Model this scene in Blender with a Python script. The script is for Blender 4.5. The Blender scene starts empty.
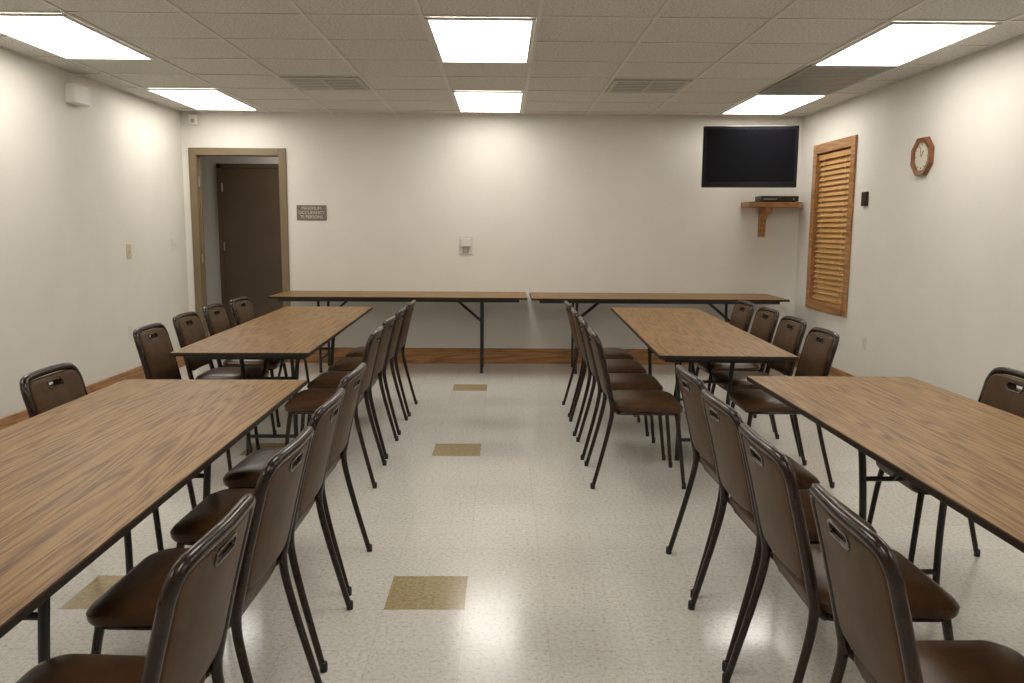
import bpy, bmesh, math, random
from mathutils import Vector, Matrix
random.seed(4)
C = bpy.context.scene.collection
scene = bpy.context.scene

# ---------------------------------------------------------------- materials
def newmat(name):
    m = bpy.data.materials.new(name); m.use_nodes = True
    nt = m.node_tree
    return m, nt, nt.nodes['Principled BSDF'], nt.nodes, nt.links

def ramp(nodes, stops):
    r = nodes.new('ShaderNodeValToRGB')
    el = r.color_ramp.elements
    while len(el) < len(stops): el.new(0.5)
    for e, (p, c) in zip(el, stops):
        e.position = p; e.color = (c[0], c[1], c[2], 1)
    return r

def mottled(name, c1, c2, rough=0.5, scale=20, detail=4, bump=0.0, metallic=0.0, bscale=None, spec=0.5, coat=0.0):
    m, nt, b, N, L = newmat(name)
    tc = N.new('ShaderNodeTexCoord')
    n = N.new('ShaderNodeTexNoise'); n.inputs['Scale'].default_value = scale; n.inputs['Detail'].default_value = detail
    L.new(tc.outputs['Object'], n.inputs['Vector'])
    r = ramp(N, [(0.3, c1), (0.7, c2)])
    L.new(n.outputs['Fac'], r.inputs['Fac']); L.new(r.outputs['Color'], b.inputs['Base Color'])
    b.inputs['Roughness'].default_value = rough; b.inputs['Metallic'].default_value = metallic
    b.inputs['Specular IOR Level'].default_value = spec
    if coat: b.inputs['Coat Weight'].default_value = coat
    if bump:
        n2 = N.new('ShaderNodeTexNoise'); n2.inputs['Scale'].default_value = bscale or scale; n2.inputs['Detail'].default_value = 3
        L.new(tc.outputs['Object'], n2.inputs['Vector'])
        bp = N.new('ShaderNodeBump'); bp.inputs['Strength'].default_value = bump; bp.inputs['Distance'].default_value = 0.002
        L.new(n2.outputs['Fac'], bp.inputs['Height']); L.new(bp.outputs['Normal'], b.inputs['Normal'])
    return m

def wood(name, dark, mid, light, axis='Y', rough=0.35, gs=1.0, stretch=0.1, rings=9.0, spec=0.5, ringw=0.7, finew=0.7, fs=130):
    m, nt, b, N, L = newmat(name)
    tc = N.new('ShaderNodeTexCoord'); oi = N.new('ShaderNodeObjectInfo')
    add = N.new('ShaderNodeVectorMath'); add.operation = 'ADD'
    mul = N.new('ShaderNodeMath'); mul.operation = 'MULTIPLY'; mul.inputs[1].default_value = 7.0
    L.new(oi.outputs['Random'], mul.inputs[0])
    cmb = N.new('ShaderNodeCombineXYZ'); L.new(mul.outputs[0], cmb.inputs[0]); L.new(mul.outputs[0], cmb.inputs[1])
    L.new(tc.outputs['Object'], add.inputs[0]); L.new(cmb.outputs[0], add.inputs[1])
    mp = N.new('ShaderNodeMapping')
    sc = {'X': (stretch, 1, 1), 'Y': (1, stretch, 1), 'Z': (1, 1, stretch)}[axis]
    mp.inputs['Scale'].default_value = sc
    L.new(add.outputs[0], mp.inputs['Vector'])
    w = N.new('ShaderNodeTexNoise'); w.inputs['Scale'].default_value = 5*gs; w.inputs['Detail'].default_value = 2
    w.inputs['Distortion'].default_value = 0.25
    L.new(mp.outputs[0], w.inputs['Vector'])
    ml = N.new('ShaderNodeMath'); ml.operation = 'MULTIPLY'; ml.inputs[1].default_value = rings
    L.new(w.outputs['Fac'], ml.inputs[0])
    fr = N.new('ShaderNodeMath'); fr.operation = 'PINGPONG'; fr.inputs[1].default_value = 0.5
    L.new(ml.outputs[0], fr.inputs[0])
    m2 = N.new('ShaderNodeMapping')
    m2.inputs['Scale'].default_value = tuple((0.03 if s != 1 else 1) for s in sc)
    L.new(add.outputs[0], m2.inputs['Vector'])
    f = N.new('ShaderNodeTexNoise'); f.inputs['Scale'].default_value = fs*gs; f.inputs['Detail'].default_value = 4
    L.new(m2.outputs[0], f.inputs['Vector'])
    mx = N.new('ShaderNodeMath'); mx.operation = 'MULTIPLY_ADD'; mx.inputs[1].default_value = ringw
    L.new(fr.outputs[0], mx.inputs[0])
    fh = N.new('ShaderNodeMath'); fh.operation = 'MULTIPLY'; fh.inputs[1].default_value = finew
    L.new(f.outputs['Fac'], fh.inputs[0]); L.new(fh.outputs[0], mx.inputs[2])
    r = ramp(N, [(0.28, dark), (0.5, mid), (0.72, light)])
    L.new(mx.outputs[0], r.inputs['Fac']); L.new(r.outputs['Color'], b.inputs['Base Color'])
    b.inputs['Roughness'].default_value = rough
    b.inputs['Specular IOR Level'].default_value = spec
    return m

M = {}
M['wall'] = mottled('wall_paint', (0.70, 0.673, 0.612), (0.73, 0.703, 0.642), 0.55, 3, 3, 0.15, bscale=180, spec=0.3)
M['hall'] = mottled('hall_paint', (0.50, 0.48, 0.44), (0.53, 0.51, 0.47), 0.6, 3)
M['table'] = wood('table_laminate', (0.110, 0.053, 0.017), (0.25, 0.139, 0.050), (0.335, 0.202, 0.082), 'Y', 0.42, 1.9, 0.05, 14.0, 0.22, 0.66, 0.70, 150)
M['trimwood'] = wood('oak_trim', (0.20, 0.09, 0.028), (0.33, 0.155, 0.05), (0.42, 0.21, 0.075), 'Y', 0.4, 1.5)
M['trimwoodx'] = wood('oak_trim_x', (0.20, 0.09, 0.028), (0.33, 0.155, 0.05), (0.42, 0.21, 0.075), 'X', 0.4, 1.5)
M['blind'] = mottled('blind_wood', (0.44, 0.235, 0.08), (0.54, 0.30, 0.11), 0.45, 6, 3, spec=0.3)
M['vinyl'] = mottled('brown_vinyl', (0.050, 0.0235, 0.009), (0.085, 0.043, 0.0175), 0.32, 14, 5, 0.10, bscale=260, spec=0.26)
M['vinylback'] = mottled('brown_vinyl_back', (0.066, 0.034, 0.014), (0.096, 0.052, 0.023), 0.42, 12, 5, 0.08, bscale=260, spec=0.14)
M['metal'] = mottled('dark_brown_metal', (0.016, 0.008, 0.005), (0.026, 0.013, 0.008), 0.22, 30, 2, spec=0.42)
M['black'] = mottled('black_steel', (0.012, 0.011, 0.010), (0.018, 0.016, 0.015), 0.4, 30)
M['edge'] = mottled('table_edge_brown', (0.022, 0.015, 0.010), (0.030, 0.020, 0.013), 0.5, 30, spec=0.25)
M['rubber'] = mottled('black_rubber', (0.010, 0.010, 0.010), (0.014, 0.014, 0.014), 0.7, 30)
M['tv'] = mottled('tv_gloss_black', (0.006, 0.006, 0.007), (0.008, 0.008, 0.009), 0.15, 5, spec=0.3)
M['screen'] = mottled('tv_screen', (0.003, 0.003, 0.005), (0.004, 0.004, 0.006), 0.35, 2, spec=0.10)
M['white'] = mottled('white_plastic', (0.66, 0.63, 0.56), (0.70, 0.67, 0.60), 0.4, 8)
M['ivory'] = mottled('ivory_plastic', (0.55, 0.48, 0.34), (0.60, 0.52, 0.38), 0.4, 8)
M['whitemetal'] = mottled('white_enamel', (0.60, 0.585, 0.54), (0.65, 0.63, 0.585), 0.45, 8)
M['greymetal'] = mottled('grey_vent_metal', (0.27, 0.265, 0.24), (0.31, 0.305, 0.28), 0.5, 8)
M['ventwhite'] = mottled('vent_enamel', (0.46, 0.45, 0.415), (0.50, 0.49, 0.45), 0.5, 8)
M['ventshade'] = mottled('vent_shade', (0.10, 0.098, 0.09), (0.12, 0.118, 0.108), 0.7, 8)  # shade between vent louvers, put into the colour
M['doorframe'] = mottled('door_frame_paint', (0.175, 0.128, 0.068), (0.195, 0.143, 0.078), 0.45, 5)
M['door'] = mottled('brown_door_paint', (0.085, 0.056, 0.030), (0.10, 0.066, 0.036), 0.5, 4)
M['chrome'] = mottled('satin_steel', (0.5, 0.49, 0.46), (0.55, 0.54, 0.5), 0.3, 8, metallic=1.0)
M['sign'] = mottled('taupe_sign_plastic', (0.17, 0.13, 0.10), (0.19, 0.15, 0.115), 0.5, 8)
M['letter'] = mottled('sign_letter_cream', (0.60, 0.56, 0.48), (0.62, 0.58, 0.5), 0.5, 8)
M['clockwood'] = mottled('clock_wood', (0.16, 0.055, 0.018), (0.24, 0.09, 0.03), 0.35, 25)
M['clockface'] = mottled('clock_face_paper', (0.62, 0.57, 0.47), (0.66, 0.61, 0.5), 0.5, 8)
M['plaque'] = mottled('dark_plaque', (0.03, 0.018, 0.010), (0.045, 0.026, 0.015), 0.4, 20, spec=0.2)
M['glass'] = mottled('window_dark_pane', (0.02, 0.025, 0.03), (0.03, 0.035, 0.04), 0.1, 2)

# ceiling tile
m, nt, b, N, L = newmat('ceiling_tile')
tc = N.new('ShaderNodeTexCoord')
n = N.new('ShaderNodeTexNoise'); n.inputs['Scale'].default_value = 70; n.inputs['Detail'].default_value = 6
L.new(tc.outputs['Object'], n.inputs['Vector'])
r = ramp(N, [(0.35, (0.49, 0.47, 0.43)), (0.55, (0.67, 0.647, 0.60))])
L.new(n.outputs['Fac'], r.inputs['Fac']); L.new(r.outputs['Color'], b.inputs['Base Color'])
b.inputs['Roughness'].default_value = 0.9
bp = N.new('ShaderNodeBump'); bp.inputs['Strength'].default_value = 0.4; bp.inputs['Distance'].default_value = 0.003
L.new(n.outputs['Fac'], bp.inputs['Height']); L.new(bp.outputs['Normal'], b.inputs['Normal'])
M['ceil'] = m

# emission diffuser
m, nt, b, N, L = newmat('light_diffuser')
b.inputs['Base Color'].default_value = (0.8, 0.8, 0.8, 1)
b.inputs['Emission Color'].default_value = (1.0, 0.965, 0.895, 1)
b.inputs['Emission Strength'].default_value = 8.5
M['emit'] = m

# floor
def floor_mat():
    m, nt, b, N, L = newmat('vinyl_tile_floor')
    geo = N.new('ShaderNodeNewGeometry')
    sep = N.new('ShaderNodeSeparateXYZ'); L.new(geo.outputs['Position'], sep.inputs[0])
    def math_(op, a, bb=None, c=None):
        nd = N.new('ShaderNodeMath'); nd.operation = op
        for i, v in enumerate((a, bb, c)):
            if v is None: continue
            if isinstance(v, (int, float)): nd.inputs[i].default_value = v
            else: L.new(v, nd.inputs[i])
        return nd.outputs[0]
    T = 0.305
    tx = math_('DIVIDE', math_('ADD', sep.outputs[0], 0.445 + 0.305*40), T)
    ty = math_('DIVIDE', math_('ADD', sep.outputs[1], -2.965 + 0.305*42), T)
    fx = math_('FRACT', tx); fy = math_('FRACT', ty)
    ix = math_('FLOOR', tx); iy = math_('FLOOR', ty)
    ycond = math_('LESS_THAN', math_('MODULO', iy, 7.0), 0.5)
    c1 = math_('COMPARE', ix, 40.0, 0.4); c2 = math_('COMPARE', ix, 36.0, 0.4)
    acc = math_('MULTIPLY', ycond, math_('MAXIMUM', c1, c2))
    ex = math_('MINIMUM', fx, math_('SUBTRACT', 1.0, fx)); ey = math_('MINIMUM', fy, math_('SUBTRACT', 1.0, fy))
    seam = math_('LESS_THAN', math_('MINIMUM', ex, ey), 0.004)
    n1 = N.new('ShaderNodeTexNoise'); n1.inputs['Scale'].default_value = 62; n1.inputs['Detail'].default_value = 6; n1.inputs['Roughness'].default_value = 0.7
    L.new(geo.outputs['Position'], n1.inputs['Vector'])
    r1 = ramp(N, [(0.32, (0.40, 0.365, 0.29)), (0.45, (0.615, 0.59, 0.53)), (0.62, (0.71, 0.69, 0.63))])
    L.new(n1.outputs['Fac'], r1.inputs['Fac'])
    r2 = ramp(N, [(0.33, (0.25, 0.18, 0.08)), (0.5, (0.38, 0.295, 0.15)), (0.65, (0.46, 0.37, 0.21))])
    L.new(n1.outputs['Fac'], r2.inputs['Fac'])
    wn = N.new('ShaderNodeTexWhiteNoise'); wn.noise_dimensions = '2D'
    cb = N.new('ShaderNodeCombineXYZ'); L.new(ix, cb.inputs[0]); L.new(iy, cb.inputs[1]); L.new(cb.outputs[0], wn.inputs['Vector'])
    br = math_('MULTIPLY_ADD', wn.outputs['Value'], 0.06, 0.96)
    mx = N.new('ShaderNodeMix'); mx.data_type = 'RGBA'
    L.new(acc, mx.inputs['Factor']); L.new(r1.outputs['Color'], mx.inputs[6]); L.new(r2.outputs['Color'], mx.inputs[7])
    sm = math_('MULTIPLY', br, math_('MULTIPLY_ADD', seam, -0.18, 1.0))
    vm = N.new('ShaderNodeVectorMath'); vm.operation = 'SCALE'
    L.new(mx.outputs[2], vm.inputs[0]); L.new(sm, vm.inputs['Scale'])
    L.new(vm.outputs[0], b.inputs['Base Color'])
    n3 = N.new('ShaderNodeTexNoise'); n3.inputs['Scale'].default_value = 6; n3.inputs['Detail'].default_value = 4
    L.new(geo.outputs['Position'], n3.inputs['Vector'])
    L.new(math_('MULTIPLY_ADD', n3.outputs['Fac'], 0.08, 0.135), b.inputs['Roughness'])
    b.inputs['Specular IOR Level'].default_value = 0.6
    bp = N.new('ShaderNodeBump'); bp.inputs['Strength'].default_value = 0.12; bp.inputs['Distance'].default_value = 0.002
    L.new(n3.outputs['Fac'], bp.inputs['Height']); L.new(bp.outputs['Normal'], b.inputs['Normal'])
    return m
M['floor'] = floor_mat()

# ---------------------------------------------------------------- mesh helpers
def finish(bm, name, mat, smooth=False, mats=None):
    me = bpy.data.meshes.new(name)
    bmesh.ops.recalc_face_normals(bm, faces=bm.faces)
    bm.to_mesh(me); bm.free()
    for mm in (mats or [mat]): me.materials.append(mm)
    if smooth:
        me.polygons.foreach_set('use_smooth', [True]*len(me.polygons))
        try: me.set_sharp_from_angle(angle=math.radians(40))
        except Exception: pass
    return me

def add_box(bm, lo, hi, mi=0, bevel=0.0):
    c = [(a+b_)/2 for a, b_ in zip(lo, hi)]; s = [abs(b_-a) for a, b_ in zip(lo, hi)]
    r = bmesh.ops.create_cube(bm, size=1.0)
    vs = r['verts']
    for v in vs: v.co = Vector((v.co.x*s[0]+c[0], v.co.y*s[1]+c[1], v.co.z*s[2]+c[2]))
    fs = set(f for v in vs for f in v.link_faces)
    for f in fs: f.material_index = mi
    if bevel:
        es = list(set(e for v in vs for e in v.link_edges))
        rr = bmesh.ops.bevel(bm, geom=es, offset=bevel, segments=2, affect='EDGES', profile=0.5)
        for f in rr['faces']: f.material_index = mi

def boxes_mesh(name, boxes, mat, bevel=0.0, smooth=False):
    bm = bmesh.new()
    for lo, hi in boxes: add_box(bm, lo, hi, 0, bevel)
    return finish(bm, name, mat, smooth)

def add_tube(bm, path, radii, seg=10, closed=False, mi=0, flat=None):
    pts = [Vector(p) for p in path]; n = len(pts)
    if not hasattr(radii, '__len__'): radii = [radii]*n
    rings = []; prev = None
    for i, p in enumerate(pts):
        if closed: t = (pts[(i+1) % n]-pts[i-1]).normalized()
        elif i == 0: t = (pts[1]-p).normalized()
        elif i == n-1: t = (p-pts[-2]).normalized()
        else: t = ((pts[i+1]-p).normalized()+(p-pts[i-1]).normalized()).normalized()
        if prev is None:
            ref = Vector((0, 0, 1)) if abs(t.z) < 0.9 else Vector((1, 0, 0))
            u = t.cross(ref).normalized()
        else:
            u = (prev - t*prev.dot(t)).normalized()
        prev = u; w = t.cross(u)
        rings.append([bm.verts.new(p+(u*math.cos(2*math.pi*k/seg)+w*math.sin(2*math.pi*k/seg))*radii[i]) for k in range(seg)])
    m_ = n if closed else n-1
    for i in range(m_):
        a, b_ = rings[i], rings[(i+1) % n]
        for k in range(seg):
            f = bm.faces.new((a[k], a[(k+1) % seg], b_[(k+1) % seg], b_[k])); f.material_index = mi
    if not closed:
        f = bm.faces.new(rings[0]); f.material_index = mi
        f = bm.faces.new(rings[-1]); f.material_index = mi

def smooth_path(ctrl, n=6):
    P = [Vector(p) for p in ctrl]; out = []
    for i in range(len(P)-1):
        p0 = P[max(i-1, 0)]; p1 = P[i]; p2 = P[i+1]; p3 = P[min(i+2, len(P)-1)]
        for k in range(n):
            t = k/n
            out.append(0.5*((2*p1)+(-p0+p2)*t+(2*p0-5*p1+4*p2-p3)*t*t+(-p0+3*p1-3*p2+p3)*t**3))
    out.append(P[-1]); return out

def rrect(w, h, r, n=6):
    pts = []
    for cx, cy, a0 in ((w/2-r, h/2-r, 0), (-w/2+r, h/2-r, 90), (-w/2+r, -h/2+r, 180), (w/2-r, -h/2+r, 270)):
        for k in range(n+1):
            a = math.radians(a0+90*k/n); pts.append((cx+r*math.cos(a), cy+r*math.sin(a)))
    return pts

def plate_with_holes(outlines, extrude, bevel, name, res=2):
    cu = bpy.data.curves.new(name, 'CURVE'); cu.dimensions = '2D'; cu.fill_mode = 'BOTH'
    cu.extrude = extrude; cu.bevel_depth = bevel; cu.bevel_resolution = res; cu.offset = -bevel
    for o in outlines:
        s = cu.splines.new('POLY'); s.points.add(len(o)-1); s.use_cyclic_u = True
        for p, (x, y) in zip(s.points, o): p.co = (x, y, 0, 1)
    ob = bpy.data.objects.new(name, cu); C.objects.link(ob)
    dg = bpy.context.evaluated_depsgraph_get()
    me = bpy.data.meshes.new_from_object(ob.evaluated_get(dg))
    bpy.data.objects.remove(ob)
    return me

def obj(name, me, parent=None, loc=(0, 0, 0), rot=(0, 0, 0)):
    o = bpy.data.objects.new(name, me); C.objects.link(o)
    if parent: o.parent = parent
    o.location = loc; o.rotation_euler = rot
    return o

def thing(name, label, category, loc=(0, 0, 0), rotz=0.0, me=None, group=None, rot=None):
    o = bpy.data.objects.new(name, me); C.objects.link(o)
    if me is None: o.empty_display_size = 0.1
    o.location = loc; o.rotation_euler = rot if rot else (0, 0, rotz)
    o['label'] = label; o['category'] = category
    if group: o['group'] = group
    return o

def struct(name, me, label=None, category=None, loc=(0, 0, 0)):
    o = bpy.data.objects.new(name, me); C.objects.link(o); o['kind'] = 'structure'; o.location = loc
    if label: o['label'] = label
    if category: o['category'] = category
    return o

# ---------------------------------------------------------------- room
XL, XR, YB, YF, H = -3.32, 3.11, 8.75, -2.7, 2.60
DX0, DX1, DZ = -3.19, -2.31, 2.18     # door opening
WY0, WY1, WZ0, WZ1 = 7.47, 8.30, 0.74, 2.19   # window hole
struct('floor', boxes_mesh('floor', [((XL-0.1, YF-0.1, -0.1), (XR+0.1, YB+2.2, 0))], M['floor']), 'cream speckled vinyl tile floor with tan accent tiles', 'floor')
struct('ceiling', boxes_mesh('ceiling', [((XL-0.1, YF-0.1, H), (XR+0.1, YB+2.2, H+0.1))], M['ceil']), 'suspended ceiling of off-white acoustic tiles', 'ceiling')
struct('wall_left', boxes_mesh('wall_left', [((XL-0.1, YF-0.1, 0), (XL, YB, H))], M['wall']), 'cream painted wall', 'wall')
struct('wall_front', boxes_mesh('wall_front', [((XL, YF-0.1, 0), (XR, YF, H))], M['wall']), 'cream painted wall', 'wall')
struct('wall_right', boxes_mesh('wall_right', [((XR, YF-0.1, 0), (XR+0.14, WY0, H)), ((XR, WY1, 0), (XR+0.14, YB+0.12, H)),
    ((XR, WY0, 0), (XR+0.14, WY1, WZ0)), ((XR, WY0, WZ1), (XR+0.14, WY1, H))], M['wall']), 'cream painted wall with window opening', 'wall')
struct('wall_back', boxes_mesh('wall_back', [((XL-0.1, YB, 0), (DX0, YB+0.12, H)), ((DX1, YB, 0), (XR, YB+0.12, H)), ((DX0, YB, DZ), (DX1, YB+0.12, H))], M['wall']), 'cream painted wall with doorway', 'wall')
# hallway beyond
HY = YB+1.35
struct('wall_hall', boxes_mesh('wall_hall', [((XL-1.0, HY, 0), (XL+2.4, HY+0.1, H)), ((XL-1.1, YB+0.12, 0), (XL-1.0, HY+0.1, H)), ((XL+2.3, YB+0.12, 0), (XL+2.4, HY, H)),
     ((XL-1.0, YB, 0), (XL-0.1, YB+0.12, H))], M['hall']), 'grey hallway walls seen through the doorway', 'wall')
struct('floor_hall', boxes_mesh('floor_hall', [((XL-1.1, YB, -0.1), (XL-0.1, HY+0.1, 0))], M['floor']), 'cream vinyl tile hallway floor', 'floor')
struct('ceiling_hall', boxes_mesh('ceiling_hall', [((XL-1.1, YB, H), (XL-0.1, HY+0.1, H+0.1))], M['ceil']), 'hallway ceiling', 'ceiling')

# door frame (steel, olive-brown)
bm = bmesh.new()
fw = 0.06
for (x0, x1) in ((DX0-fw, DX0+0.015), (DX1-0.015, DX1+fw)):
    add_box(bm, (x0, YB-0.018, 0), (x1, YB+0.13, DZ+fw), 0, 0.004)
add_box(bm, (DX0+0.015, YB-0.018, DZ-0.015), (DX1-0.015, YB+0.13, DZ+fw), 0, 0.004)
add_box(bm, (DX0+0.015, YB+0.05, 0), (DX0+0.03, YB+0.075, DZ-0.015)); add_box(bm, (DX1-0.03, YB+0.05, 0), (DX1-0.015, YB+0.075, DZ-0.015))
struct('trim_1', finish(bm, 'door_frame', M['doorframe']), 'olive brown steel door frame', 'door frame')
hb = bmesh.new()
for z in (0.25, 1.1, 1.9):
    add_tube(hb, [(DX0+0.022, YB+0.03, z-0.05), (DX0+0.022, YB+0.03, z+0.05)], 0.008)
    add_box(hb, (DX0+0.012, YB+0.03, z-0.05), (DX0+0.018, YB+0.07, z+0.05))
hm = finish(hb, 'hinge', M['chrome'])
struct('trim_2', hm, 'steel hinges on the door frame', 'hinge')
# hall door
hdx0, hdx1 = -3.37, -2.42
hd = struct('door_1', None, 'plain dark brown closed door in the hallway', 'door')
obj('door_panel', boxes_mesh('door_panel', [((hdx0, HY-0.03, 0.01), (hdx1, HY-0.001, 2.13))], M['door'], 0.003), hd)
obj('door_frame', boxes_mesh('door_frame2', [((hdx0-0.05, HY-0.04, 0), (hdx0, HY-0.001, 2.18)), ((hdx1, HY-0.04, 0), (hdx1+0.05, HY-0.001, 2.18)), ((hdx0-0.05, HY-0.04, 2.13), (hdx1+0.05, HY-0.001, 2.18))], M['door'], 0.002), hd)
hb = bmesh.new()
for z in (0.3, 1.2, 1.9): add_tube(hb, [(hdx0+0.01, HY-0.04, z-0.05), (hdx0+0.01, HY-0.04, z+0.05)], 0.008)
obj('hinge', finish(hb, 'hinge2', M['chrome']), hd)
hb = bmesh.new()
add_tube(hb, [(hdx1-0.08, HY-0.03, 1.0), (hdx1-0.08, HY-0.075, 1.0), (hdx1-0.19, HY-0.08, 1.0)], 0.01)
obj('handle', finish(hb, 'handle', M['chrome']), hd)

# baseboards
bh = 0.165
def bb(name, lo, hi, mat):
    bm = bmesh.new(); add_box(bm, lo, hi, 0, 0.004)
    struct(name, finish(bm, name, mat), 'orange-brown oak baseboard', 'baseboard')
bb('baseboard_back', (DX1+fw, YB-0.018, 0), (XR-0.018, YB, bh), M['trimwoodx'])
bb('baseboard_left', (XL, YF, 0), (XL+0.018, YB-0.02, bh), M['trimwood'])
bb('baseboard_right', (XR-0.018, YF, 0), (XR, YB, bh), M['trimwood'])

# ceiling grid
px, py = 0.6525, 0.62
gx0 = -0.46; gy0 = 4.78
bm = bmesh.new()
xs = [gx0+px*i for i in range(-5, 7) if XL < gx0+px*i < XR]
ys = [gy0+py*i for i in range(-13, 8) if YF < gy0+py*i < YB]
for x in xs: add_box(bm, (x-0.012, YF, H-0.006), (x+0.012, YB, H+0.001))
for y in ys: add_box(bm, (XL, y-0.012, H-0.005), (XR, y+0.012, H+0.001))
for (lo, hi) in (((XL, YF, H-0.006), (XL+0.02, YB, H)), ((XR-0.02, YF, H-0.006), (XR, YB, H)), ((XL, YB-0.02, H-0.006), (XR, YB, H))):
    add_box(bm, lo, hi)
struct('trim_3', finish(bm, 'ceiling_grid', M['whitemetal']), 'white metal ceiling grid', 'ceiling grid')

# ceiling lights
lw, ll = px-0.03, 2*py-0.03
fb = boxes_mesh('light_frame', [((-lw/2, -ll/2, -0.012), (-lw/2+0.022, ll/2, 0)), ((lw/2-0.022, -ll/2, -0.012), (lw/2, ll/2, 0)),
     ((-lw/2+0.022, -ll/2, -0.012), (lw/2-0.022, -ll/2+0.022, 0)), ((-lw/2+0.022, ll/2-0.022, -0.012), (lw/2-0.022, ll/2, 0))], M['whitemetal'])
db = boxes_mesh('light_diffuser', [((-lw/2+0.022, -ll/2+0.022, -0.008), (lw/2-0.022, ll/2-0.022, -0.001))], M['emit'])
xsl = [gx0+px/2-4*px, gx0+px/2, gx0+px/2+4*px]
for yc in (gy0+py+4*py, gy0+py, gy0+py-4*py, gy0+py-8*py):
    for xc in xsl:
        t = thing('ceiling_light', 'recessed rectangular fluorescent ceiling light, lit', 'ceiling light', (xc, yc, H-0.006), group='fluorescent ceiling lights')
        obj('frame', fb, t); obj('diffuser', db, t)

# vents
def vent(name, label, xc, yc, w, l, mat, nl, diff=True, ang=0, fill=0.30):
    t = thing(name, label, 'vent', (xc, yc, H-0.006))
    bm = bmesh.new(); e = 0.035
    add_box(bm, (-w/2, -l/2, -0.01), (-w/2+e, l/2, 0)); add_box(bm, (w/2-e, -l/2, -0.01), (w/2, l/2, 0))
    add_box(bm, (-w/2+e, -l/2, -0.01), (w/2-e, -l/2+e, 0)); add_box(bm, (-w/2+e, l/2-e, -0.01), (w/2-e, l/2, 0))
    obj('frame', finish(bm, 'vent_frame', mat), t)
    bm = bmesh.new(); add_box(bm, (-w/2+e, -l/2+e, -0.002), (w/2-e, l/2-e, 0)); obj('gap_shade', finish(bm, 'gap_shade', M['ventshade']), t)  # flat dark sheet stands in for the shaded hollow behind the louvers
    bm = bmesh.new(); li = l-2*e
    for i in range(nl):
        y = -li/2+li*(i+0.5)/nl
        r = bmesh.ops.create_cube(bm, size=1.0)
        hw = li/nl*fill
        for v in r['verts']:
            yy = v.co.y*2*hw; zz = v.co.z*0.002
            a = math.radians(-ang)
            v.co = Vector((v.co.x*(w-2*e), y+yy*math.cos(a), -0.008+yy*math.sin(a)*0.9+zz))
    if diff:
        add_box(bm, (-0.012, -li/2, -0.012), (0.012, li/2, -0.004))
    obj('louver', finish(bm, 'louver', mat), t)
vent('air_vent', 'square louvered ceiling air vent', gx0-1.5*px, gy0+3.5*py, px-0.04, py-0.04, M['ventwhite'], 7)
vent('air_vent', 'square louvered ceiling air vent', gx0+2.5*px, gy0+3.5*py, px-0.04, py-0.04, M['ventwhite'], 7)
vent('return_air_grille', 'long grey return air grille between two ceiling lights', gx0+4.5*px, gy0+3*py, px-0.04, 2*py-0.04, M['greymetal'], 20, False, 0, 0.36)

# ---------------------------------------------------------------- window on right wall
w1 = struct('window_1', None, 'oak-framed window set in the wall', 'window')
tw = 0.08
obj('frame', boxes_mesh('window_frame', [((XR-0.022, WY0-tw, WZ0-tw), (XR-0.0005, WY0+0.01, WZ1+tw)), ((XR-0.022, WY1-0.01, WZ0-tw), (XR-0.0005, WY1+tw, WZ1+tw)),
    ((XR-0.022, WY0+0.01, WZ1-0.01), (XR-0.0005, WY1-0.01, WZ1+tw)), ((XR-0.03, WY0+0.01, WZ0-tw), (XR-0.0005, WY1-0.01, WZ0+0.01))], M['trimwood'], 0.004), w1)
obj('pane', boxes_mesh('pane', [((XR+0.12, WY0, WZ0), (XR+0.139, WY1, WZ1))], M['glass']), w1)
obj('sill_lining', boxes_mesh('lining', [((XR, WY0, WZ0), (XR+0.12, WY0+0.012, WZ1)), ((XR, WY1-0.012, WZ0), (XR+0.12, WY1, WZ1)),
    ((XR, WY0+0.012, WZ0), (XR+0.12, WY1-0.012, WZ0+0.012)), ((XR, WY0+0.012, WZ1-0.012), (XR+0.12, WY1-0.012, WZ1))], M['trimwood']), w1)
bl = thing('wooden_blind', 'closed honey-coloured wooden slat blind in the window', 'blind', (XR+0.028, (WY0+WY1)/2, WZ0))
bw = (WY1-WY0)-0.03; bhgt = WZ1-WZ0-0.02
obj('headrail', boxes_mesh('headrail', [((-0.025, -bw/2, bhgt-0.055), (0.03, bw/2, bhgt-0.003))], M['blind'], 0.003), bl)
obj('bottom_rail', boxes_mesh('bottom_rail', [((-0.02, -bw/2, 0.016), (0.02, bw/2, 0.036))], M['blind'], 0.003), bl)
bm = bmesh.new(); ns = 27; z0 = 0.06; z1 = bhgt-0.08
for i in range(ns):
    # slat tilted so that its lower edge stands proud into the room (a closed blind)
    zc = z0+(z1-z0)*i/(ns-1); a = math.radians(66)
    r = bmesh.ops.create_cube(bm, size=1.0)
    for v in r['verts']:
        u = v.co.x*0.060; t = v.co.z*0.004
        v.co = Vector((u*math.cos(a)-t*math.sin(a), v.co.y*bw, zc+u*math.sin(a)+t*math.cos(a)))
obj('slats', finish(bm, 'slats', M['blind']), bl)
bm = bmesh.new()
for y in (-bw*0.32, bw*0.32): add_tube(bm, [(-0.026, y, 0.03), (-0.026, y, bhgt-0.03)], 0.0015, 6)
obj('cord', finish(bm, 'cord', M['ivory']), bl)

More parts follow.
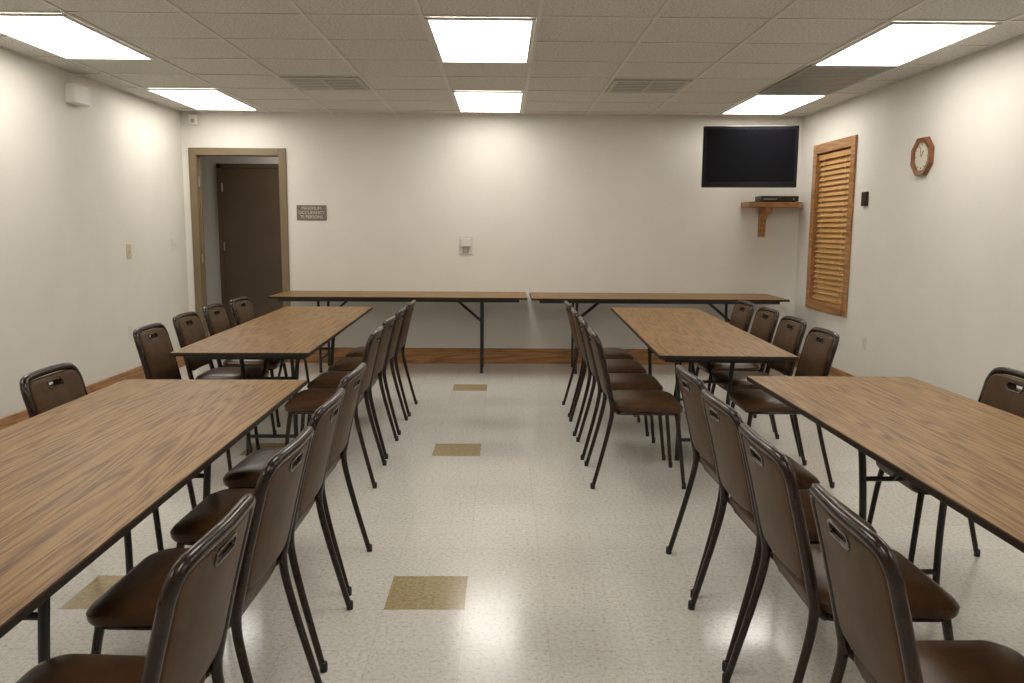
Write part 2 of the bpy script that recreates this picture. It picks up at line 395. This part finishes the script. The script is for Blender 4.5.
# ---------------------------------------------------------------- chair prototype (faces +X)
CT = 0.838   # pad top
def back_x(z):
    t = (z-0.45)/(0.87-0.45)
    return -0.205 - 0.083*t - 0.018*t*t
bm = bmesh.new()
def seat_layers():
    W, D, cx = 0.410, 0.395, -0.008
    layers = [(0.430, -0.03), (0.432, -0.006), (0.444, 0.0), (0.462, 0.002), (0.475, -0.008), (0.484, -0.03), (0.489, -0.08), (0.492, -0.15)]
    rings = []
    for z, off in layers:
        pts = rrect(D+2*off, W+2*off, max(0.012, 0.065+off*0.35), 6)
        rings.append([bm.verts.new((x+cx, y*(1.0+0.06*x/0.2), z-(0.012*max(0, x-0.11)/0.1))) for x, y in pts])
    for a, b_ in zip(rings[:-1], rings[1:]):
        n = len(a)
        for k in range(n): bm.faces.new((a[k], a[(k+1) % n], b_[(k+1) % n], b_[k]))
    bm.faces.new(rings[0]); bm.faces.new(rings[-1])
seat_layers()
P_seat = finish(bm, 'seat', M['vinyl'], True)
bm = bmesh.new()
pts = [(x*0.84-0.008, y*0.86, 0.42) for x, y in rrect(0.41, 0.42, 0.05, 4)]
add_tube(bm, pts, 0.011, 8, closed=True)
add_tube(bm, [(-0.17, 0.18, 0.42), (-0.205, 0.2, 0.45)], 0.010, 8)
add_tube(bm, [(-0.17, -0.18, 0.42), (-0.205, -0.2, 0.45)], 0.010, 8)
P_under = finish(bm, 'seat_frame', M['metal'], True)
# back pad with hand-hold slot
bz0, bz1 = 0.51, CT; bhh = bz1-bz0
SW, SH, SO = 0.105, 0.024, 0.032
slot = [(x, y+bhh/2-SO) for x, y in rrect(SW, SH, SH*0.48, 5)]
P_back = plate_with_holes([rrect(0.375, bhh, 0.045, 7), slot], 0.006, 0.010, 'backrest', 3)
bmx = bmesh.new(); bmx.from_mesh(P_back)
bmesh.ops.remove_doubles(bmx, verts=bmx.verts, dist=0.0003)
for i in range(1, 8):
    zc = -bhh/2+bhh*i/8
    bmesh.ops.bisect_plane(bmx, geom=bmx.verts[:]+bmx.edges[:]+bmx.faces[:], plane_co=(0, zc, 0), plane_no=(0, 1, 0))
for i in range(1, 8):
    xc = -0.19+0.38*i/8
    bmesh.ops.bisect_plane(bmx, geom=bmx.verts[:]+bmx.edges[:]+bmx.faces[:], plane_co=(xc, 0, 0), plane_no=(1, 0, 0))
def bulge(y, zz):
    return max(0, 1-(y/0.19)**2)*max(0, 1-(zz/(bhh/2))**2)
for v in bmx.verts:
    y, zz, d = v.co.x, v.co.y, v.co.z
    z = zz+(bz0+bz1)/2
    bow = -0.018*(1-(y/0.19)**2)
    bul = bulge(y, zz)*(0.014 if d > 0.005 else (-0.005 if d < -0.005 else 0))
    v.co = Vector((back_x(z)+bow*0.8+d+0.004+bul, y*(1-0.03*(0.87-z)/0.35), z))
P_back = finish(bmx, 'backrest', M['vinylback'], True)
bm = bmesh.new()
for s in (0.0135, -0.0135):
    pts = []
    for x, y in rrect(SW+0.006, SH+0.006, (SH+0.006)*0.48, 5):
        zz = y+bhh/2-SO
        z = zz+(bz0+bz1)/2
        pts.append((back_x(z)-0.0144*(1-(x/0.19)**2)+0.004+s+bulge(x, zz)*(0.014 if s > 0 else -0.005), x, z))
    add_tube(bm, pts, 0.0055, 6, closed=True)
P_grip = finish(bm, 'hand_grip', M['metal'], True)
# back frame : tube loop from seat up & over
ctrl = []
for z in (0.44, 0.50, 0.60, 0.70, 0.76, 0.80): ctrl.append((back_x(z), -0.201, z))
ctrl += [(back_x(0.84)-0.003, -0.186, CT), (back_x(0.85)-0.010, -0.150, CT+0.013), (back_x(0.855)-0.015, -0.07, CT+0.016), (back_x(0.855)-0.017, 0, CT+0.016)]
full = ctrl + [(x, -y, z) for x, y, z in reversed(ctrl[:-1])]
bm = bmesh.new(); add_tube(bm, smooth_path(full, 4), 0.0150, 10)
P_bframe = finish(bm, 'back_frame', M['metal'], True)
def leg_mesh(p, rads, name):
    bm = bmesh.new()
    path = smooth_path(p, 4); n = len(path)
    rr = [rads[0]+(rads[1]-rads[0])*i/(n-1) for i in range(n)]
    add_tube(bm, path, rr, 10)
    e = Vector(path[-1])
    add_tube(bm, [(e.x, e.y, e.z+0.028), (e.x, e.y, 0.006), (e.x, e.y, 0.0)], [rads[1]+0.0015, rads[1]+0.002, rads[1]+0.001], 10, mi=1)
    return finish(bm, name, None, True, [M['metal'], M['rubber']])
P_rl = [leg_mesh([(back_x(0.47), s*0.201, 0.47), (-0.212, s*0.203, 0.40), (-0.245, s*0.210, 0.25), (-0.310, s*0.222, 0.003)], (0.0138, 0.0108), 'leg') for s in (1, -1)]
P_fl = [leg_mesh([(0.150, s*0.175, 0.43), (0.168, s*0.19, 0.30), (0.200, s*0.21, 0.003)], (0.0130, 0.0105), 'leg') for s in (1, -1)]
chair_parts = [('seat', P_seat), ('seat_frame', P_under), ('backrest', P_back), ('hand_grip', P_grip), ('back_frame', P_bframe),
               ('leg', P_rl[0]), ('leg', P_rl[1]), ('leg', P_fl[0]), ('leg', P_fl[1])]
proto = None; proto_kids = []
def chair(x, y, facing, near_wall=False, turn=None):
    global proto
    rz = (0 if facing > 0 else math.pi) + math.radians(random.uniform(-2.0, 2.0) if turn is None else turn)
    lab = 'brown vinyl padded stacking chair at a table near the wall' if near_wall else 'brown vinyl padded stacking chair at a table beside the aisle'
    grp = 'chairs around the banquet tables'
    if proto is None:
        t = thing('stacking_chair', lab, 'chair', (x, y, 0), rz, group=grp)
        for n_, me in chair_parts: proto_kids.append(obj(n_, me, t))
        proto = t
    else:
        t = proto.copy(); C.objects.link(t)
        t.location = (x, y, 0); t.rotation_euler = (0, 0, rz); t['label'] = lab; t['group'] = grp
        for kd in proto_kids:
            c = kd.copy(); c.parent = t; C.objects.link(c)
    return t

for y, x in ((1.56, -0.855), (2.18, -0.87), (2.75, -0.885), (3.32, -0.905)): chair(x, y, -1)
for y, x in ((1.63, 1.015), (2.23, 1.025), (2.76, 1.04), (3.30, 1.06)): chair(x, y, 1)
for y, x in ((4.66, -1.02), (5.26, -1.03), (5.86, -1.03), (6.44, -1.02)): chair(x, y, -1)
for y, x in ((4.66, 0.82), (5.24, 0.82), (5.84, 0.82), (6.44, 0.82)): chair(x, y, 1)
for y, x in ((4.74, -1.73), (5.42, -1.78), (6.06, -1.82), (6.66, -1.82)): chair(x, y, 1, True)
for y, x in ((4.70, 1.55), (5.34, 1.60), (5.98, 1.64), (6.56, 1.64)): chair(x, y, -1, True)
chair(-1.51, 3.28, 1, True)
chair(1.80, 3.28, -1, True)

# ---------------------------------------------------------------- tables (length along local Y)
def table(xc, yc, length, width, rotz, leg_ys, label, group, TZ=0.755, sx=0.15):
    t = thing('folding_table', label, 'table', (xc, yc, 0), rotz, group=group)
    bm = bmesh.new()
    add_box(bm, (-width/2+0.003, -length/2+0.003, TZ-0.010), (width/2-0.003, length/2-0.003, TZ))
    obj('tabletop', finish(bm, 'tabletop', M['table']), t)
    bm = bmesh.new()
    add_box(bm, (-width/2, -length/2, TZ-0.021), (width/2, length/2, TZ-0.002), 0, 0.002)
    obj('edge_band', finish(bm, 'edge_band', M['edge']), t)
    bm = bmesh.new(); a = width/2-0.055
    for s in (-1, 1):
        add_box(bm, (s*a-0.009, -length/2+0.08, TZ-0.05), (s*a+0.009, length/2-0.08, TZ-0.021))
        add_box(bm, (-a+0.009, s*(length/2-0.089)-0.009, TZ-0.05), (a-0.009, s*(length/2-0.089)+0.009, TZ-0.021))
    obj('apron', finish(bm, 'apron', M['black']), t)
    for i, ly in enumerate(leg_ys):
        bm = bmesh.new(); sgn = -1 if ly > 0 else 1
        for s in (-1, 1):
            add_tube(bm, smooth_path([(s*(sx+0.05), ly, TZ-0.03), (s*(sx+0.02), ly, 0.6), (s*sx, ly, 0.3), (s*sx, ly, 0.018)], 4), 0.0135, 10)
            add_tube(bm, [(s*sx, ly, 0.025), (s*sx, ly, 0.0)], 0.016, 10)
        add_tube(bm, [(-sx, ly, 0.13), (sx, ly, 0.13)], 0.011, 8)
        add_tube(bm, [(-width/2+0.06, ly, TZ-0.038), (width/2-0.06, ly, TZ-0.038)], 0.012, 8)
        add_tube(bm, [(-sx-0.01, ly, 0.50), (sx+0.01, ly, 0.50)], 0.010, 8)
        obj('leg_frame', finish(bm, 'leg_frame', M['black'], True), t)
        bm = bmesh.new()
        for s in (-0.05, 0.05): add_tube(bm, [(s, ly+sgn*0.01, 0.505), (s, ly+sgn*0.28, TZ-0.035)], 0.0085, 8)
        add_tube(bm, [(-0.07, ly+sgn*0.28, TZ-0.035), (0.07, ly+sgn*0.28, TZ-0.035)], 0.01, 8)
        obj('brace', finish(bm, 'brace', M['black'], True), t)
    return t
tg = 'banquet tables with chairs'
tl = 'long wood-grain laminate folding table with brown chairs around it'
table(-1.265, 2.25, 2.80, 0.81, math.radians(0.6), (-0.36, 0.78), tl, tg)
table(1.53, 2.40, 2.80, 0.77, math.radians(0.0), (-0.44, 0.62), tl, tg)
table(-1.465, 5.80, 2.70, 0.75, math.radians(1.6), (-0.72, 0.56), tl, tg)
table(1.275, 5.80, 2.78, 0.75, math.radians(-2.0), (-0.78, 0.47), tl, tg)
tb = 'empty tables along the back wall'
table(-1.01, 8.34, 2.50, 0.76, math.radians(90), (-0.80, 0.80), 'empty wood-grain laminate folding table against the cream wall', tb, 0.772, 0.2)
table(1.53, 8.33, 2.50, 0.76, math.radians(90), (-0.80, 0.80), 'empty wood-grain laminate folding table against the cream wall', tb, 0.768, 0.2)

# ---------------------------------------------------------------- TV, shelf
tv = thing('television', 'black flat-screen television mounted in the corner', 'television', (2.36, 8.05, 2.13), math.radians(-8))
W, Hh = 0.89, 0.58
bm = bmesh.new(); add_box(bm, (-W/2, 0.0, -Hh/2), (W/2, 0.05, Hh/2), 0, 0.010); add_box(bm, (-W*0.36, 0.05, -Hh*0.36), (W*0.36, 0.085, Hh*0.36), 0, 0.012)
obj('casing', finish(bm, 'casing', M['tv']), tv)
obj('screen', boxes_mesh('screen', [((-W/2+0.035, -0.002, -Hh/2+0.055), (W/2-0.035, 0.004, Hh/2-0.035))], M['screen']), tv)
bm = bmesh.new()
add_box(bm, (-0.1, 0.085, -0.12), (0.1, 0.10, 0.12))
add_tube(bm, [(0, 0.10, 0), (0.18, 0.35, 0)], 0.02, 10); add_tube(bm, [(0.18, 0.35, 0.03), (0.18, 0.35, -0.03)], 0.025, 10)
add_tube(bm, [(0.18, 0.35, 0), (0.05, 0.66, 0)], 0.02, 10)
obj('wall_mount', finish(bm, 'wall_mount', M['black']), tv)
sh = thing('corner_shelf', 'small oak shelf with bracket fixed to the wall', 'shelf', (2.78, YB, 1.695))
bm = bmesh.new()
vv = []
out = [(-0.29, -0.002), (0.31, -0.002), (0.31, -0.14), (0.22, -0.30), (-0.29, -0.30)]
for z in (-0.025, 0.025): vv.append([bm.verts.new((x, y, z)) for x, y in out])
bm.faces.new(vv[0]); bm.faces.new(vv[1])
for k in range(5): bm.faces.new((vv[0][k], vv[0][(k+1) % 5], vv[1][(k+1) % 5], vv[1][k]))
obj('shelf_board', finish(bm, 'shelf_board', M['trimwoodx']), sh)
bm = bmesh.new()
prof = [(-0.002, -0.025), (-0.002, -0.33), (-0.045, -0.33), (-0.06, -0.17), (-0.11, -0.11), (-0.22, -0.08), (-0.25, -0.06), (-0.25, -0.025)]
r2 = []
for x in (-0.10, -0.035): r2.append([bm.verts.new((x, y, z)) for y, z in prof])
bm.faces.new(r2[0]); bm.faces.new(r2[1]); n = len(prof)
for k in range(n): bm.faces.new((r2[0][k], r2[0][(k+1) % n], r2[1][(k+1) % n], r2[1][k]))
obj('bracket', finish(bm, 'bracket', M['trimwoodx']), sh)
dv = thing('media_player', 'flat black media player on the corner shelf', 'media player', (2.81, 8.585, 1.7205))
bm = bmesh.new(); add_box(bm, (-0.19, -0.11, 0.006), (0.19, 0.11, 0.06), 0, 0.004)
for sx in (-0.15, 0.15):
    for sy in (-0.08, 0.08): add_tube(bm, [(sx, sy, 0), (sx, sy, 0.008)], 0.012, 8)
obj('case', finish(bm, 'player_case', M['black']), dv)
bm = bmesh.new(); add_box(bm, (-0.17, -0.1115, 0.022), (-0.03, -0.11, 0.032)); add_tube(bm, [(0.14, -0.109, 0.03), (0.14, -0.114, 0.03)], 0.010, 10)
obj('front_control', finish(bm, 'front_control', M['greymetal']), dv)

# ---------------------------------------------------------------- clock (faces -X)
ck = thing('wall_clock', 'octagonal brown wooden wall clock with round white face', 'clock', (XR, 6.20, 1.98), rot=(0, math.radians(-90), 0))
def ngon_ring(bm, n, ro, ri, z0, z1, rot=0):
    a = [[], [], [], []]
    for k in range(n):
        t = 2*math.pi*k/n+rot
        for L_, (r_, z_) in zip(a, ((ro, z0), (ro*0.96, z1), (ri, z1*0.8), (ri, z0))):
            L_.append(bm.verts.new((r_*math.cos(t), r_*math.sin(t), z_)))
    for i in range(4):
        p, q = a[i], a[(i+1) % 4]
        for k in range(n): bm.faces.new((p[k], p[(k+1) % n], q[(k+1) % n], q[k]))
bm = bmesh.new(); ngon_ring(bm, 8, 0.152, 0.108, 0.001, 0.035, math.pi/8)
obj('clock_frame', finish(bm, 'clock_frame', M['clockwood']), ck)
bm = bmesh.new(); bmesh.ops.create_circle(bm, cap_ends=True, segments=32, radius=0.115)
for v in bm.verts: v.co.z = 0.02
obj('clock_face', finish(bm, 'clock_face', M['clockface']), ck)
bm = bmesh.new()
for k in range(12):
    t = math.pi*k/6; c, s = math.cos(t), math.sin(t)
    add_tube(bm, [(0.080*c, 0.080*s, 0.0215), (0.090*c, 0.090*s, 0.0215)], 0.002 if k % 3 else 0.003, 6)
obj('hour_mark', finish(bm, 'hour_mark', M['plaque']), ck)
bm = bmesh.new()
t = math.radians(-35); add_tube(bm, [(0, 0, 0.024), (0.05*math.cos(t), 0.05*math.sin(t), 0.024)], 0.002, 6)
t = math.radians(12); add_tube(bm, [(0, 0, 0.026), (0.07*math.cos(t), 0.07*math.sin(t), 0.026)], 0.0015, 6)
obj('clock_hand', finish(bm, 'clock_hand', M['rubber']), ck)

pl = thing('wall_plaque', 'small dark brown rectangular wall plate', 'wall plate', (XR, 7.15, 1.705))  # small dark plaque
bm = bmesh.new(); add_box(bm, (-0.022, -0.05, -0.06), (-0.0005, 0.05, 0.06), 0, 0.004); obj('plate', finish(bm, 'plate', M['plaque']), pl)
bm = bmesh.new(); add_box(bm, (-0.026, -0.03, -0.04), (-0.022, 0.03, 0.04), 0, 0.001); obj('cover', finish(bm, 'cover', M['plaque']), pl)

# ---------------------------------------------------------------- wall plates
def plate(name, label, cat, loc, rotz, kind, mat, w=0.075, h=0.12):
    t = thing(name, label, cat, loc, rotz)
    bm = bmesh.new(); add_box(bm, (-w/2, -0.007, -h/2), (w/2, -0.0005, h/2), 0, 0.002)
    obj('cover_plate', finish(bm, 'cover_plate', mat), t)
    if kind == 'switch':
        k = max(1, round(w/0.07))
        for i in range(k):
            x = (i-(k-1)/2)*0.046
            bm = bmesh.new(); add_box(bm, (x-0.005, -0.018, -0.010), (x+0.005, -0.007, 0.012), 0, 0.001)
            obj('toggle', finish(bm, 'toggle', mat), t)
    else:
        bm = bmesh.new()
        for z in (0.022, -0.022):
            add_box(bm, (-0.016, -0.010, z-0.013), (0.016, -0.007, z+0.013), 0, 0.001)
            for x in (-0.006, 0.006): add_box(bm, (x-0.0012, -0.0105, z-0.004), (x+0.0012, -0.0099, z+0.005), 1)
        obj('socket', finish(bm, 'socket', None, False, [mat, M['rubber']]), t)
R90 = math.radians(90)
plate('light_switch', 'ivory light switch plate on cream wall', 'light switch', (XL, 7.40, 1.21), R90, 'switch', M['ivory'], 0.09, 0.13)
plate('light_switch', 'double white light switch plate beside the doorway', 'light switch', (XL, 8.42, 1.25), R90, 'switch', M['white'], 0.12, 0.12)
plate('wall_outlet', 'white electrical outlet low on cream wall', 'outlet', (XL, 7.35, 0.50), R90, 'outlet', M['white'])
plate('wall_outlet', 'white electrical outlet low on cream wall', 'outlet', (XR, 7.0, 0.48), -R90, 'outlet', M['white'])

t = thing('wall_dispenser', 'white wall-mounted dispenser box on a square plate', 'wall device', (-0.39, YB, 1.24))
bm = bmesh.new(); add_box(bm, (-0.075, -0.008, -0.08), (0.075, -0.0005, 0.11), 0, 0.003); obj('back_plate', finish(bm, 'back_plate', M['whitemetal']), t)
bm = bmesh.new(); add_box(bm, (-0.055, -0.04, 0.0), (0.055, -0.008, 0.09), 0, 0.006); obj('housing', finish(bm, 'housing', M['white']), t)
bm = bmesh.new(); add_tube(bm, [(-0.025, -0.02, 0.0), (-0.025, -0.02, -0.05), (0.02, -0.02, -0.06), (0.025, -0.02, 0.0)], 0.006, 8); obj('hook', finish(bm, 'hook', M['greymetal']), t)

sg = thing('room_sign', 'taupe room capacity sign with cream lettering', 'sign', (-2.0, YB, 1.585))
bm = bmesh.new(); add_box(bm, (-0.155, -0.008, -0.078), (0.155, -0.0005, 0.078), 0, 0.003); obj('sign_plate', finish(bm, 'sign_plate', M['sign']), sg)
for i, s in enumerate(('MAXIMUM', 'OCCUPANCY', '75 PERSONS')):
    cu = bpy.data.curves.new('txt', 'FONT'); cu.body = s; cu.size = 0.044; cu.align_x = 'CENTER'; cu.align_y = 'CENTER'; cu.extrude = 0.0008
    o = bpy.data.objects.new('txt', cu); C.objects.link(o)
    me = bpy.data.meshes.new_from_object(o.evaluated_get(bpy.context.evaluated_depsgraph_get())); bpy.data.objects.remove(o)
    me.materials.clear(); me.materials.append(M['letter'])
    obj('lettering', me, sg, (0, -0.009, 0.044-0.044*i), (R90, 0, 0))

sp = thing('wall_speaker', 'white wall speaker box mounted below the ceiling', 'speaker', (XL, 6.58, 2.43))
bm = bmesh.new(); add_box(bm, (0.0005, -0.11, -0.075), (0.09, 0.11, 0.075), 0, 0.012); obj('box', finish(bm, 'speaker_box', M['white']), sp)
bm = bmesh.new()
for i in range(6): add_box(bm, (0.09, -0.08, -0.045+i*0.018-0.003), (0.093, 0.08, -0.045+i*0.018+0.003))
obj('grille', finish(bm, 'grille', M['whitemetal']), sp)
em = thing('motion_sensor', 'small white sensor in the upper wall corner', 'sensor', (-3.18, YB, 2.52))
bm = bmesh.new(); add_box(bm, (-0.045, -0.05, -0.055), (0.045, -0.0005, 0.055), 0, 0.01); obj('housing', finish(bm, 'sensor_housing', M['white']), em)
bm = bmesh.new(); bmesh.ops.create_uvsphere(bm, u_segments=12, v_segments=8, radius=0.022)
for v in bm.verts: v.co = Vector((v.co.x, -0.05+v.co.y*0.5, v.co.z-0.015))
obj('lens', finish(bm, 'sensor_lens', M['greymetal'], True), em)

# ---------------------------------------------------------------- added hallway fill light + world
la = bpy.data.lights.new('hall_fill', 'AREA'); la.energy = 10; la.size = 0.5; la.color = (1, 0.95, 0.86)  # weak area light added to brighten the hallway, without a fixture
lo = bpy.data.objects.new('hall_fill', la); C.objects.link(lo); lo.location = (-2.2, YB+0.75, H-0.05)
wd = bpy.data.worlds.new('world'); scene.world = wd; wd.use_nodes = True
wd.node_tree.nodes['Background'].inputs[0].default_value = (0.02, 0.02, 0.02, 1)

# ---------------------------------------------------------------- camera
cam = bpy.data.cameras.new('camera'); cam.sensor_width = 36; cam.lens = 826/1024*36; cam.clip_start = 0.05
co = bpy.data.objects.new('camera', cam); C.objects.link(co)
th = math.atan(112.5/826); yaw = 9.5/826
f = Vector((math.sin(yaw)*math.cos(th), math.cos(yaw)*math.cos(th), -math.sin(th)))
q = f.to_track_quat('-Z', 'Y').to_matrix().to_4x4()
co.matrix_world = Matrix.Translation((0, 0, 1.43)) @ q @ Matrix.Rotation(0.0065, 4, 'Z')
scene.camera = co
scene.view_settings.view_transform = 'Standard'
scene.view_settings.look = 'None'
scene.view_settings.exposure = 0.0
